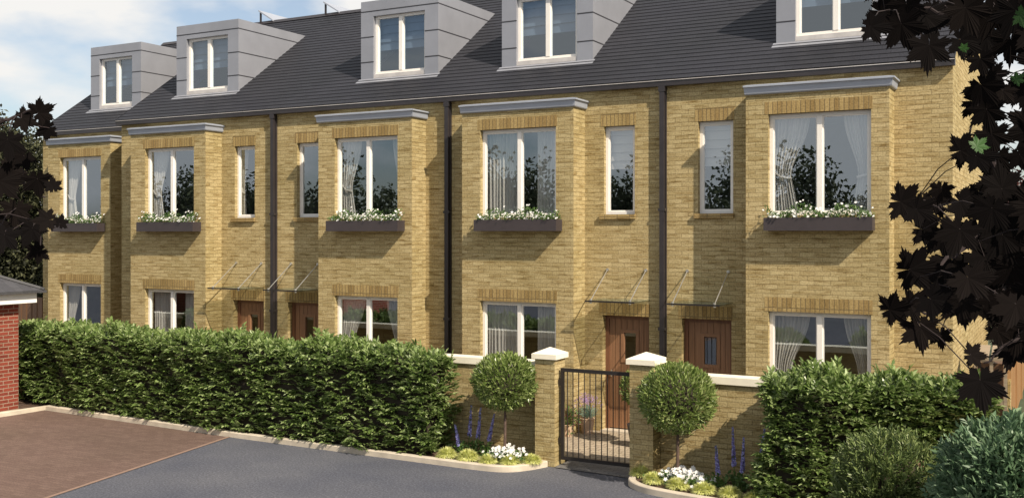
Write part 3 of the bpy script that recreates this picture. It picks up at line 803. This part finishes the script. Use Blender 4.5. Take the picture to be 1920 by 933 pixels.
# ------------------------------------------------------------------ front wall, piers, gate
wl = empty('garden_wall', (-15.0, 14.75, 0), 'low buff brick wall with pale coping left of the gate', 'wall')
m = MB().box(-24.0, -7.355, 14.62, 14.84, 0, 1.46).build('brickwork', M['brick'], wl)
MB().box(-24.0, -7.36, 14.58, 14.88, 1.46, 1.565).build('coping', M['stone'], wl)
wr = empty('garden_wall', (-2, 14.6, 0), 'low buff brick wall with pale coping right of the gate', 'wall')
MB().box(-5.33, -1.2, 14.42, 14.64, 0, 1.45).build('brickwork', M['brick'], wr)
MB().box(-5.325, -1.15, 14.38, 14.68, 1.45, 1.555).build('coping', M['stone'], wr)
def pier(x0, x1, y0, y1, h, label):
    o = empty('gate_pier', ((x0+x1)/2, (y0+y1)/2, 0), label, 'gate pier', 'brick gate piers')
    MB().box(x0, x1, y0, y1, 0, h).build('brickwork', M['brick'], o)
    e = .042; a, b_, c_, d_ = x0-e, x1+e, y0-e, y1+e; z0 = h; z1 = h+.075; z2 = h+.17; xm = (a+b_)/2; ym = (c_+d_)/2
    k = MB(); k.box(a, b_, c_, d_, z0, z1); k.f = [f for f in k.f]
    for p, q in (((a,c_),(b_,c_)), ((b_,c_),(b_,d_)), ((b_,d_),(a,d_)), ((a,d_),(a,c_))):
        k.face([(p[0],p[1],z1+.001), (q[0],q[1],z1+.001), (xm,ym,z2)])
    k.build('pyramid_cap', M['stone'], o)
pier(-7.35, -7.01, 14.29, 14.66, 1.66, 'left brick gate pier with pale pyramid cap')
pier(-5.70, -5.335, 14.12, 14.52, 1.69, 'right brick gate pier with pale pyramid cap')
g = empty('iron_gate', (-6.95, 14.45, .08), 'black iron garden gate of thin upright bars between two brick piers', 'gate')
xa, xb, ya = -6.97, -5.73, 14.44; z0, z1 = .10, 1.52
f = MB(); f.box(xa, xa+.05, ya-.025, ya+.025, z0, z1); f.box(xb-.04, xb, ya-.02, ya+.02, z0, z1); f.box(xa+.05, xb-.04, ya-.025, ya+.025, z1-.055, z1); f.box(xa+.05, xb-.04, ya-.022, ya+.022, z0, z0+.055)
f.build('gate_frame', M['iron'], g)
nb = 12
for i in range(nb):
    x = xa+.05+(xb-.04-xa-.05)*(i+.6)/nb
    MB().tube([(x,ya,z0+.055),(x,ya,z1-.055)], .008, 6).build('gate_bar', M['iron'], g)
for z in (.35, 1.25): MB().box(xa-.038, xa, ya-.03, ya+.03, z, z+.09).build('hinge', M['iron'], g)
MB().box(xb-.06, xb-.0, ya-.045, ya-.02, 1.0, 1.12).build('latch', M['steel'], g)

# ------------------------------------------------------------------ kerbs, paving, ground
def strip(path, w0, w1, z0, z1, name, mat):
    """kerb: front edge follows path, width w behind (left normal)"""
    m = MB(); n = len(path); P = [Vector((p[0],p[1],0)) for p in path]; A = []; Bk = []
    for i in range(n):
        d = (P[min(i+1,n-1)]-P[max(i-1,0)]).normalized(); nb = Vector((-d.y, d.x, 0))
        A.append(P[i]); Bk.append(P[i]+nb*w1)
    for i in range(n-1):
        a, b_, c_, d_ = A[i], A[i+1], Bk[i+1], Bk[i]
        m.face([(a.x,a.y,z0),(b_.x,b_.y,z0),(b_.x,b_.y,z1-.012),(a.x,a.y,z1-.012)])
        ai, bi = a.lerp(d_,.12), b_.lerp(c_,.12)
        m.face([(a.x,a.y,z1-.012),(b_.x,b_.y,z1-.012),(bi.x,bi.y,z1),(ai.x,ai.y,z1)])
        m.face([(ai.x,ai.y,z1),(bi.x,bi.y,z1),(c_.x,c_.y,z1),(d_.x,d_.y,z1)])
        m.face([(d_.x,d_.y,z1),(c_.x,c_.y,z1),(c_.x,c_.y,z0),(d_.x,d_.y,z0)])
    return tag(m.build(name, mat), kind='structure'), Bk
def smooth(path, k=3):
    for _ in range(k):
        q = [path[0]]
        for a, b_ in zip(path, path[1:]):
            q += [(a[0]*.75+b_[0]*.25, a[1]*.75+b_[1]*.25), (a[0]*.25+b_[0]*.75, a[1]*.25+b_[1]*.75)]
        path = q+[path[-1]]
    return path
kl = [(-18.52,12.6),(-18.44,13.3),(-18.42,13.94)] + [(-13.14,13.66)] + smooth([(-11.5,13.62),(-9.28,13.58),(-8.09,13.55),(-7.55,13.58),(-7.28,13.85),(-7.12,14.27)])
strip(kl, 0, .10, -.01, .09, 'kerb_left', M['kerb'])
kr = smooth([(-5.66,14.10),(-5.60,13.75),(-5.30,13.48),(-4.96,13.38),(-4.4,13.28),(-3.4,13.20),(-2.6,13.15)])
strip(kr, 0, .10, -.01, .09, 'kerb_right', M['kerb'])
def poly(name, pts, z, mat):
    return tag(MB().face([(x,y,z) for x, y in pts]).build(name, mat), kind='structure')
# beds behind the kerbs
poly('bed_left', [(-24,14.05)]+[(x,y+.09) for x, y in kl[2:-2]]+[(-7.2,14.25),(-7.36,14.62),(-24,14.62)], .06, M['soil'])
poly('bed_right', [(x,y+.06) for x, y in kr[3:]]+[(-2.6,14.42),(-5.34,14.42)], .06, M['soil'])
poly('bed_far_left', [(-26,12.6),(-18.56,12.6),(-18.5,14.05),(-24,14.6),(-26,14.6)], .05, M['soil'])
poly('ground', [(-400,-400),(400,-400),(400,600),(-400,600)], -.05, M['ground'])
poly('road', [(-60,-16),(30,-16),(30,14.45),(-60,14.45)], -.002, M['asphalt'])
poly('courtyard_paving', [(-26,14.84),(-1.3,14.84),(-1.3,17.4),(-26,18.4)], .008, M['palepave'])
poly('gate_threshold', [(-7.0,14.25),(-5.71,14.15),(-5.71,14.84),(-7.0,14.84)], .012, M['greypave'])
a, b_ = Vector((-13.16,13.64,0)), Vector((-12.30,9.2,0)); dn = (b_-a).normalized(); c_ = a+dn*14
poly('brown_paving', [(a.x,a.y),(-18.43,13.92),(-18.44,13.3),(-18.6,12.4),(-18.66,0),(c_.x,c_.y)], .003, M['brownpave'])
s = Vector((-dn.y, dn.x, 0))*.035
poly('paving_edge', [(a.x,a.y),(c_.x,c_.y),(c_.x+s.x*2,c_.y+s.y*2),(a.x+s.x*2,a.y+s.y*2)], .007, M['paveedge'])

# ------------------------------------------------------------------ garage at the left
ga = empty('garage', (-21.5, 11, 0), 'red brick garage with grey hipped roof and white fascia at the left edge', 'garage')
m = MB(); x1 = -18.66; yN = 13.50
m.face([(x1,12.95,0),(x1,yN,0),(x1,yN,2.3),(x1,12.95,2.3)]); m.face([(x1,yN,0),(-24.5,yN,0),(-24.5,yN,2.3),(x1,yN,2.3)])
m.face([(x1,7.5,0),(x1,10.2,0),(x1,10.2,2.3),(x1,7.5,2.3)]); m.face([(-24.5,7.5,0),(x1,7.5,0),(x1,7.5,2.3),(-24.5,7.5,2.3)]); m.face([(-24.5,yN,0),(-24.5,7.5,0),(-24.5,7.5,2.3),(-24.5,yN,2.3)])
m.face([(x1,10.2,2.1),(x1,12.95,2.1),(x1,12.95,2.3),(x1,10.2,2.3)]); m.face([(x1-.12,12.95,0),(x1,12.95,0),(x1,12.95,2.1),(x1-.12,12.95,2.1)])
m.build('brick_wall', M['redbrick'], ga)
e = .34; A_ = [(x1+e,7.5-e),(x1+e,yN+e),(-24.5-e,yN+e),(-24.5-e,7.5-e)]; zt = 2.46
r = MB(); r1, r2 = (-21.58, 10.5, 3.95), (-21.58, 10.6, 3.95)
P4 = [(p[0],p[1],zt) for p in A_]
r.face([P4[0],P4[1],r2,r1]); r.face([P4[1],P4[2],r2]); r.face([P4[2],P4[3],r1,r2]); r.face([P4[3],P4[0],r1])
r.box(-24.9, x1+e+.03, 7.1, yN+e+.03, zt-.05, zt-.003)
r.build('hipped_roof', M['garage_roof'], ga)
MB().box(-24.75, x1+.24, 7.25, yN+.24, 2.21, zt-.051).build('fascia', M['fascia'], ga)
hp_ = MB(); hp_.tube([(x1+e,yN+e,zt+.01), (r2[0],r2[1],r2[2]+.01)], .04, 6); hp_.build('hip_tile', M['garage_roof'], ga)
gd = MB().box(x1-.10, x1-.06, 10.28, 12.87, .02, 2.02).build('garage_door', M['white'], ga)
MB().box(x1-.12, x1+.004, 12.87, 12.95, 0, 2.1).box(x1-.12, x1+.004, 10.2, 10.28, 0, 2.1).box(x1-.12, x1+.004, 10.28, 12.87, 2.02, 2.1).build('door_frame', M['white'], gd)

# ------------------------------------------------------------------ fences and small structures
def fence(p0, p1, h, mat, label, z0=0):
    a = Vector((*p0, z0)); b_ = Vector((*p1, z0)); L = (b_-a).length; d = (b_-a)/L; nn = Vector((-d.y, d.x, 0))
    o = empty('timber_fence', a, label, 'fence')
    m = MB(); n = int(L/.12)
    for i in range(n):
        p = a+d*(i*L/n+.004); q = a+d*((i+1)*L/n-.004); off = nn*(.006 if i % 2 else -.006)
        for s, t in ((-.01, .01),):
            c = [p+nn*s+off, q+nn*s+off, q+nn*t+off, p+nn*t+off]
            for k in range(4):
                e1, e2 = c[k], c[(k+1) % 4]
                m.face([(e1.x,e1.y,z0),(e2.x,e2.y,z0),(e2.x,e2.y,z0+h),(e1.x,e1.y,z0+h)], uv=[(i*.12+k*.03,0),(i*.12+k*.03+.1,0),(i*.12+k*.03+.1,h),(i*.12+k*.03,h)])
            m.face([(c_.x,c_.y,z0+h) for c_ in c])
    m.build('fence_boards', M[mat], o)
    for i in range(int(L/2.4)+1):
        p = a+d*min(L, i*2.4); MB().box(p.x-.05, p.x+.05, p.y-.05, p.y+.05, z0, z0+h+.06).build('fence_post', M[mat], o)
fence((-34,19.2), (-24.25,18.6), 1.85, 'oldfence', 'dark brown timber fence behind the garage and the long hedge')
fence((-.98,20.3), (-.98,31), 1.75, 'fence', 'sunlit orange timber fence right of the gable')
pr = empty('brick_pier', (-1.1, 20.1, 0), 'short brick pier with upright brick top beside the timber fence', 'brick pier')
MB().box(-1.30, -.93, 19.9, 20.25, 0, .80).build('brickwork', M['brick'], pr)
MB().box(-1.30, -.93, 19.9, 20.25, .80, 1.03, swap=True).build('soldier_course', M['soldier'], pr)
bs = empty('timber_store', (-1.15, 18.4, 0), 'small weathered timber store with two sloping lids against the gable', 'timber store')
for i, xx in enumerate((-1.36, -1.11)):
    l = MB(); l.face([(xx,17.9,1.66),(xx+.22,17.9,1.66),(xx+.22,18.35,1.80),(xx,18.35,1.80)]); l.box(xx, xx+.22, 17.885, 17.899, 1.60, 1.66); l.face([(xx,17.9,1.62),(xx,18.35,1.76),(xx,18.35,1.80),(xx,17.9,1.66)])
    l.build('lid', M['greywood'], bs)
st = MB()
for xx in (-1.36, -1.13, -.93):
    st.box(xx, xx+.05, 17.92, 17.97, 0, 1.60)
st.box(-1.36, -.88, 17.925, 17.965, .9, .98); st.box(-1.36, -.88, 17.925, 17.965, .25, .33)
st.build('frame', M['greywood'], bs)
MB().box(-1.34, -.90, 18.0, 18.35, .3, 1.55).build('back_boards', M['oldfence'], bs)

# solar panels beyond the ridge
def solar(x, label):
    o = empty('solar_panel', (x, 21.5, 9.35), label, 'solar panel', 'tilted solar panels on the ridge')
    y0, y1 = 21.42, 24.2; zh, zl = 9.70, 9.40; w = .50
    p = MB(); t = .04
    q = [(x,y0,zh),(x,y1,zh),(x+w,y1,zl),(x+w,y0,zl)]
    p.face(q); p.face([(a,b_,c-t) for a, b_, c in q][::-1])
    for i in range(4):
        a, b2 = q[i], q[(i+1) % 4]; p.face([a, b2, (b2[0],b2[1],b2[2]-t), (a[0],a[1],a[2]-t)])
    p.build('panel', M['lead'], o)
    l = MB(); l.box(x+.03, x+.07, y0+.02, y0+.06, 9.36, zh-.06); l.box(x+.03, x+.07, y1-.06, y1-.02, 7.2, zh-.06)
    l.build('leg', M['pipe'], o)
solar(-19.52, 'solar panel on the ridge behind the second dormer')
solar(-17.28, 'solar panel on the ridge nearer the middle dormer')

# ------------------------------------------------------------------ trees
def tree(name, label, base, h, crowns, n, mat, L, seed, trunk=True, cat='tree', group=None):
    """crowns = [(x,y,z,rx,ry,rz)]"""
    global rnd
    rnd = random.Random(seed)
    o = empty(name, base, label, cat, group)
    b0 = Vector(base); t = MB()
    top = b0+Vector((.1,.1,h*.7))
    t.tube([b0, b0.lerp(top,.4)+Vector((.1,0,0)), top], [h*.03, h*.022, h*.008], 8)
    for c in crowns: 
        s = b0.lerp(top, rnd.uniform(.35,.75)); e_ = Vector(c[:3])
        t.tube([s, s.lerp(e_,.5)+Vector((0,0,.15)), e_], [h*.011, h*.007, h*.003], 5)
    t.build('trunk', M['bark'], o)
    m = MB(); V = [c[3]*c[4]*c[5] for c in crowns]; S = sum(v**.67 for v in V)
    for c, v in zip(crowns, V):
        for i in range(int(n*v**.67/S)):
            d = rdir(0); k = rnd.random()**.4*(1+.22*lump(d.x*3+c[0], d.y*3, d.z*3+c[2]))
            p = Vector((c[0]+d.x*c[3]*k, c[1]+d.y*c[4]*k, c[2]+d.z*c[5]*k))
            for j in range(4):
                m.leaf(p+rdir(0)*L*.8, rdir(-.1), rdir(.6), L*rnd.uniform(.7,1.2), L*.55)
    m.build('crown', M[mat], o)
    return o
def cl(u, v, d, r, k=1.0):
    p = cam(u, v, d); return (p.x, p.y, p.z, r, r, r*k)
# dark trees beyond the terrace at the left
tree('dark_tree', 'dark dense tree left of the terrace behind the garage', (-33.0,22.5,0), 8,
     [cl(62,330,34,1.1,1.3), cl(45,420,34,1.4,1.3), cl(10,400,35,1.9,1.6), cl(-60,360,36,2.6), cl(60,500,34,1.1,1.2), cl(15,540,35,1.8), cl(-40,480,35,2.3), cl(30,300,35,1.0), cl(-20,290,36,1.5)], 9500, 'darktree', .17, 31)
tree('copper_beech', 'dark red leaved tree right of the gable', (3.6,33,0), 8,
     [cl(1850,430,29,.9), cl(1900,470,29,1.2), cl(1880,540,29,1.2), cl(1950,440,30,1.5), cl(1860,370,31,.7), cl(1930,560,29,1.4), cl(1885,350,31,.55)], 4200, 'copper', .15, 33)
# far house at the right
fh = empty('far_house', (9,60,0), 'distant red brick house with grey roof seen through the maple leaves', 'house')
fx0, fx1, fy0, fy1 = 1.2, 14.0, 56.0, 66.0
MB().box(fx0, fx1, fy0, fy1, 0, 8.6).build('brick_wall', M['redbrick'], fh)
r = MB(); ym = (fy0+fy1)/2
r.face([(fx0-.3,fy0-.4,8.5),(fx1+.3,fy0-.4,8.5),(fx1+.3,ym,11.6),(fx0-.3,ym,11.6)]); r.face([(fx1+.3,fy1+.4,8.5),(fx0-.3,fy1+.4,8.5),(fx0-.3,ym,11.6),(fx1+.3,ym,11.6)])
rf = r.build('roof', M['garage_roof'], fh)
MB().box(fx0+.5, fx0+1.5, ym-.6, ym+.6, 10.8, 13.0).build('chimney', M['redbrick'], rf)
for xx in (3.0, 6.0):
    w = MB().box(xx, xx+1.2, fy0-.03, fy0+.05, 5.6, 7.2).build('window', M['white'], fh); MB().box(xx+.1, xx+1.1, fy0-.05, fy0-.031, 5.7, 7.1).build('pane', M['glass'], w)

# woodland across the road behind the viewpoint: what the windows mirror
rnd = random.Random(77)
m = MB()
for i in range(46):
    x = -64+i*1.9+rnd.uniform(-.8,.8); y = -20+rnd.uniform(-5,3); H_ = rnd.uniform(4.6,9.0)
    if rnd.random() < .12: continue
    for j in range(1500):
        d = rdir(0); k = rnd.random()**.55*(1+.38*lump(d.x*3+x, d.y*3, d.z*3))
        p = Vector((x+d.x*2.2*k, y+d.y*2.0*k, H_*.58+d.z*H_*.42*k))
        for q in range(2): m.leaf(p+rdir(0)*.3, rdir(0), rdir(.5), .30, .20)
    m.tube([(x,y,0),(x,y,H_*.6)], [.16,.08], 5)
tag(m.build('woodland', M['wood_tree']), 'belt of trees across the road mirrored in the windows', 'woodland', kind='stuff')

# ------------------------------------------------------------------ overhanging maple boughs
OUT = []
tips = [(-55,.55),(-14,.86),(38,1.02),(90,1.15),(142,1.02),(194,.86),(235,.55)]
for i, (a, r) in enumerate(tips):
    # teeth around every tip
    if i == 0: OUT += [(-88,.12), (-80,.42), (-72,.40)]
    OUT += [(a-18, r*.66), (a-15, r*.77), (a-11, r*.69), (a-7.5, r*.84), (a-4, r*.80), (a, r), (a+4, r*.80), (a+7.5, r*.84), (a+11, r*.69), (a+15, r*.77), (a+18, r*.66)]
    if i < len(tips)-1:
        a2, r2 = tips[i+1]; mid = (a+a2)/2
        OUT.append((mid-2, .57*(r+r2)/2)); OUT.append((mid+1, .54*(r+r2)/2))
    else: OUT += [(252,.40), (260,.42), (268,.12)]
def maple_leaf(mb, p, size, ang, tilt_axis, tilt, facing):
    """flat lobed leaf, facing = viewing side direction; stalk at the origin of the lobes"""
    n = facing.normalized(); a = n.cross(UP).normalized(); b2 = a.cross(n)*-1
    if b2.z < 0: b2 = -b2
    ca, sa = math.cos(ang), math.sin(ang)
    ex = a*ca+b2*sa; ey = -a*sa+b2*ca
    q = Matrix.Rotation(tilt, 3, tilt_axis)
    ex = q@ex; ey = q@ey; ez = ex.cross(ey)
    i0 = len(mb.v); mb.v.append(tuple(p)); K = len(OUT); wob = rnd.uniform(.06,.22)
    for (t, r) in OUT:
        rr = r*(1+rnd.uniform(-.05,.05)); x = rr*math.cos(R(t)); y = rr*math.sin(R(t))
        v = p+(ex*x+ey*y)*size*.5 - ez*size*.5*(wob*x*x+.12*y*abs(y))
        mb.v.append(tuple(v))
    for k in range(K-1):
        mb.f.append((i0, i0+1+k, i0+2+k)); mb.uv += [(0,0)]*3

def bough(name, label, spots, fills, branches, trunkbase, seed, greens=()):
    global rnd
    rnd = random.Random(seed)
    o = empty(name, trunkbase, label, 'tree')
    leaves = MB(); twig = MB(); gl = MB()
    bp = []
    for br in branches:
        pts = [cam(*q) for q in br]
        fine = []
        for i in range(len(pts)-1):
            for k in range(6): fine.append(pts[i].lerp(pts[i+1], k/6)+Vector((rnd.uniform(-1,1), rnd.uniform(-1,1), rnd.uniform(-1,1)))*.008)
        fine.append(pts[-1]); n = len(fine)
        twig.tube(fine, [.011*(1-i/n)+.0022 for i in range(n)], 6); bp += fine
    def add(mb, u, v, size, ang, d=None):
        d = d or rnd.uniform(3.0, 3.7)
        p = cam(u, v, d); nb = min(bp, key=lambda w: (w-p).length+ (0 if w.z >= p.z-.1 else .1))
        ax = Vector((rnd.uniform(-1,1), rnd.uniform(-1,1), rnd.uniform(-1,1))).normalized()
        maple_leaf(mb, p, size/1930*d, ang, ax, R(rnd.uniform(5,34)), (CAM-p))
        mid = p.lerp(nb,.5)+Vector((0,0,.02))
        if (nb-p).length < .35: twig.tube([p, mid, nb], .0018, 4)
    for s_ in spots: add(leaves, s_[0], s_[1], s_[2], R(s_[3]))
    for (u0,u1,v0,v1,n,s0,s1) in fills:
        for i in range(n): add(leaves, rnd.uniform(u0,u1), rnd.uniform(v0,v1), rnd.uniform(s0,s1), rnd.uniform(0,6.28), rnd.uniform(3.1,4.4))
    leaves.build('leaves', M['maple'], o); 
    for s_ in greens: add(gl, s_[0], s_[1], s_[2], R(s_[3]), 2.95)
    if greens: gl.build('green_leaves', M['maplegreen'], o)
    twig.build('twigs', M['dkbark'], o)
    tb = Vector(trunkbase); t = MB(); e_ = [cam(*br[0]) for br in branches]
    fork = sum(e_, Vector())/len(e_); fork = Vector((tb.x, tb.y, max(fork.z, 3.4)))
    t.tube([tb, tb.lerp(fork,.5)+Vector((.05,.02,0)), fork], [.17,.14,.10], 10)
    for e1 in e_: t.tube([fork, fork.lerp(e1,.5)+Vector((0,0,.08)), e1], [.05,.028,.0115], 7)
    t.build('trunk', M['dkbark'], o)

# right hand bough (a = direction of the middle lobe is downwards/outwards)
right = [
 (1650,22,100,110),(1690,45,110,190),(1735,30,110,160),(1632,50,80,100),(1742,85,105,180),(1700,8,100,150),(1760,20,90,210),(1668,5,80,70),
 (1810,15,110,170),(1860,20,110,190),(1905,20,110,180),(1800,75,85,130),(1850,70,110,170),(1895,75,95,190),(1838,110,70,160),
 (1840,160,95,140),(1880,170,70,180),(1862,140,60,90),(1825,190,95,95),(1850,205,90,150),(1858,250,95,160),
 (1800,283,90,80),(1830,292,85,100),(1870,290,100,190),(1908,170,60,180),(1912,290,70,160),
 (1688,378,100,80),(1718,392,80,130),(1748,372,80,165),(1765,352,65,175),(1800,378,85,120),(1835,360,90,160),(1870,350,110,170),(1730,430,85,110),(1765,440,95,150),(1800,430,110,190),
 (1705,505,115,75),(1750,530,105,110),(1785,490,110,160),(1745,560,95,125),(1668,580,85,60),(1705,570,80,110),(1725,612,100,170),(1763,625,60,190),
 (1800,560,110,180),(1835,560,100,200),(1845,480,120,170),(1880,440,120,150),(1900,500,120,190),(1870,560,100,170),(1905,570,110,180),
 (1820,665,65,100),(1838,712,120,170),(1800,650,0,0),(1900,650,95,185),(1908,620,100,170),(1870,620,60,170),(1880,520,110,180),(1835,430,110,170),(1860,390,110,190),(1905,400,110,170),(1815,520,110,160)]
right = [r_ for r_ in right if r_[2] > 0]
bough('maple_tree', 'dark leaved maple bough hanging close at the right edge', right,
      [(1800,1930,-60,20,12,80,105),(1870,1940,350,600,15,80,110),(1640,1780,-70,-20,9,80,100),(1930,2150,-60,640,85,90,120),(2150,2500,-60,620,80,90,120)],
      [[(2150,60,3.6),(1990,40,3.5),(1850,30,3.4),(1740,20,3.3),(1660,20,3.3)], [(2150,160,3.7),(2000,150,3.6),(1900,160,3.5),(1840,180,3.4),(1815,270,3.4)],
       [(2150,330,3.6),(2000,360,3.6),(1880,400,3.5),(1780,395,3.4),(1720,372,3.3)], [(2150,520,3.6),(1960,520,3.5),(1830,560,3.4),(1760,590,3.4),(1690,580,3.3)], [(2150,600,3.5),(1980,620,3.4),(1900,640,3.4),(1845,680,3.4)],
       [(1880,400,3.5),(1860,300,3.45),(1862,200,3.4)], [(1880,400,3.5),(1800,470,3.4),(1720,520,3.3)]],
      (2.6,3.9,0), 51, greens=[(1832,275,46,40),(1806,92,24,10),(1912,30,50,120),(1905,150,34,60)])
left = [(72,212,66,60),(40,222,64,120),(92,240,58,230),(14,262,80,170),(45,292,66,200),(8,318,90,170),(70,335,78,180),(100,352,44,0),(30,390,80,190),(92,412,60,250),(60,428,76,200),(112,420,40,20),(8,440,90,180),(75,470,60,240)]
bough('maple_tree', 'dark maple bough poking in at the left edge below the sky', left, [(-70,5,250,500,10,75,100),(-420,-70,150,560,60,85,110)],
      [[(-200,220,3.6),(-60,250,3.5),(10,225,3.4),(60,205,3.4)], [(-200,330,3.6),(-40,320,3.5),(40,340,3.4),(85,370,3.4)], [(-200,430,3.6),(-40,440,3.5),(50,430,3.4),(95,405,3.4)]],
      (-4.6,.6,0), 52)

# ------------------------------------------------------------------ sky, sun, camera
S = Vector((2.14,-1,2.12)); el = math.atan2(S.z, math.hypot(S.x,S.y)); az = math.atan2(S.x, S.y)
w = bpy.data.worlds.new('World'); sc.world = w; w.use_nodes = True; nt = w.node_tree
bg = nt.nodes['Background']
sky = nt.nodes.new('ShaderNodeTexSky'); sky.sky_type = 'NISHITA'; sky.sun_disc = False; sky.sun_elevation = el; sky.sun_rotation = az
sky.air_density = 1.0; sky.dust_density = 1.2; sky.ozone_density = 1.0
tc = nt.nodes.new('ShaderNodeTexCoord'); mp = nt.nodes.new('ShaderNodeMapping'); mp.inputs['Scale'].default_value = (1,1,2.6); mp.inputs['Location'].default_value = (.35,.2,.1)
nt.links.new(tc.outputs['Generated'], mp.inputs['Vector'])
no = nt.nodes.new('ShaderNodeTexNoise'); no.inputs['Scale'].default_value = 3.1; no.inputs['Detail'].default_value = 9; no.inputs['Roughness'].default_value = .5
nt.links.new(mp.outputs[0], no.inputs['Vector'])
rp = ramp(nt, [(.44, (.18,.18,.18)), (.545, (1,1,1))], no.outputs['Fac'])
mx = nt.nodes.new('ShaderNodeMix'); mx.data_type = 'RGBA'; nt.links.new(rp.outputs[0], mx.inputs[0]); nt.links.new(sky.outputs[0], mx.inputs[6]); mx.inputs[7].default_value = (7.5,7.4,7.2,1)
nt.links.new(mx.outputs[2], bg.inputs['Color']); bg.inputs['Strength'].default_value = .092
sl = bpy.data.lights.new('sun', 'SUN'); sl.energy = 5.0; sl.angle = R(.5); sl.color = (1,.88,.72)
so = bpy.data.objects.new('sun', sl); col.objects.link(so); so.rotation_euler = S.to_track_quat('Z','Y').to_euler(); so.location = (20,-10,20)
cd = bpy.data.cameras.new('camera'); co = bpy.data.objects.new('camera', cd); col.objects.link(co); sc.camera = co
cd.sensor_width = 36; cd.lens = 36*1930/1920; cd.shift_y = -29.5/1920; cd.clip_start = .05; cd.clip_end = 2000
co.location = CAM; co.rotation_euler = (R(90), 0, TH)
vs = sc.view_settings; vs.view_transform = 'Standard'; vs.look = 'None'; vs.gamma = 1; vs.exposure = .42; vs.use_curve_mapping = False
sc.cycles.max_bounces = 8; sc.cycles.transparent_max_bounces = 16
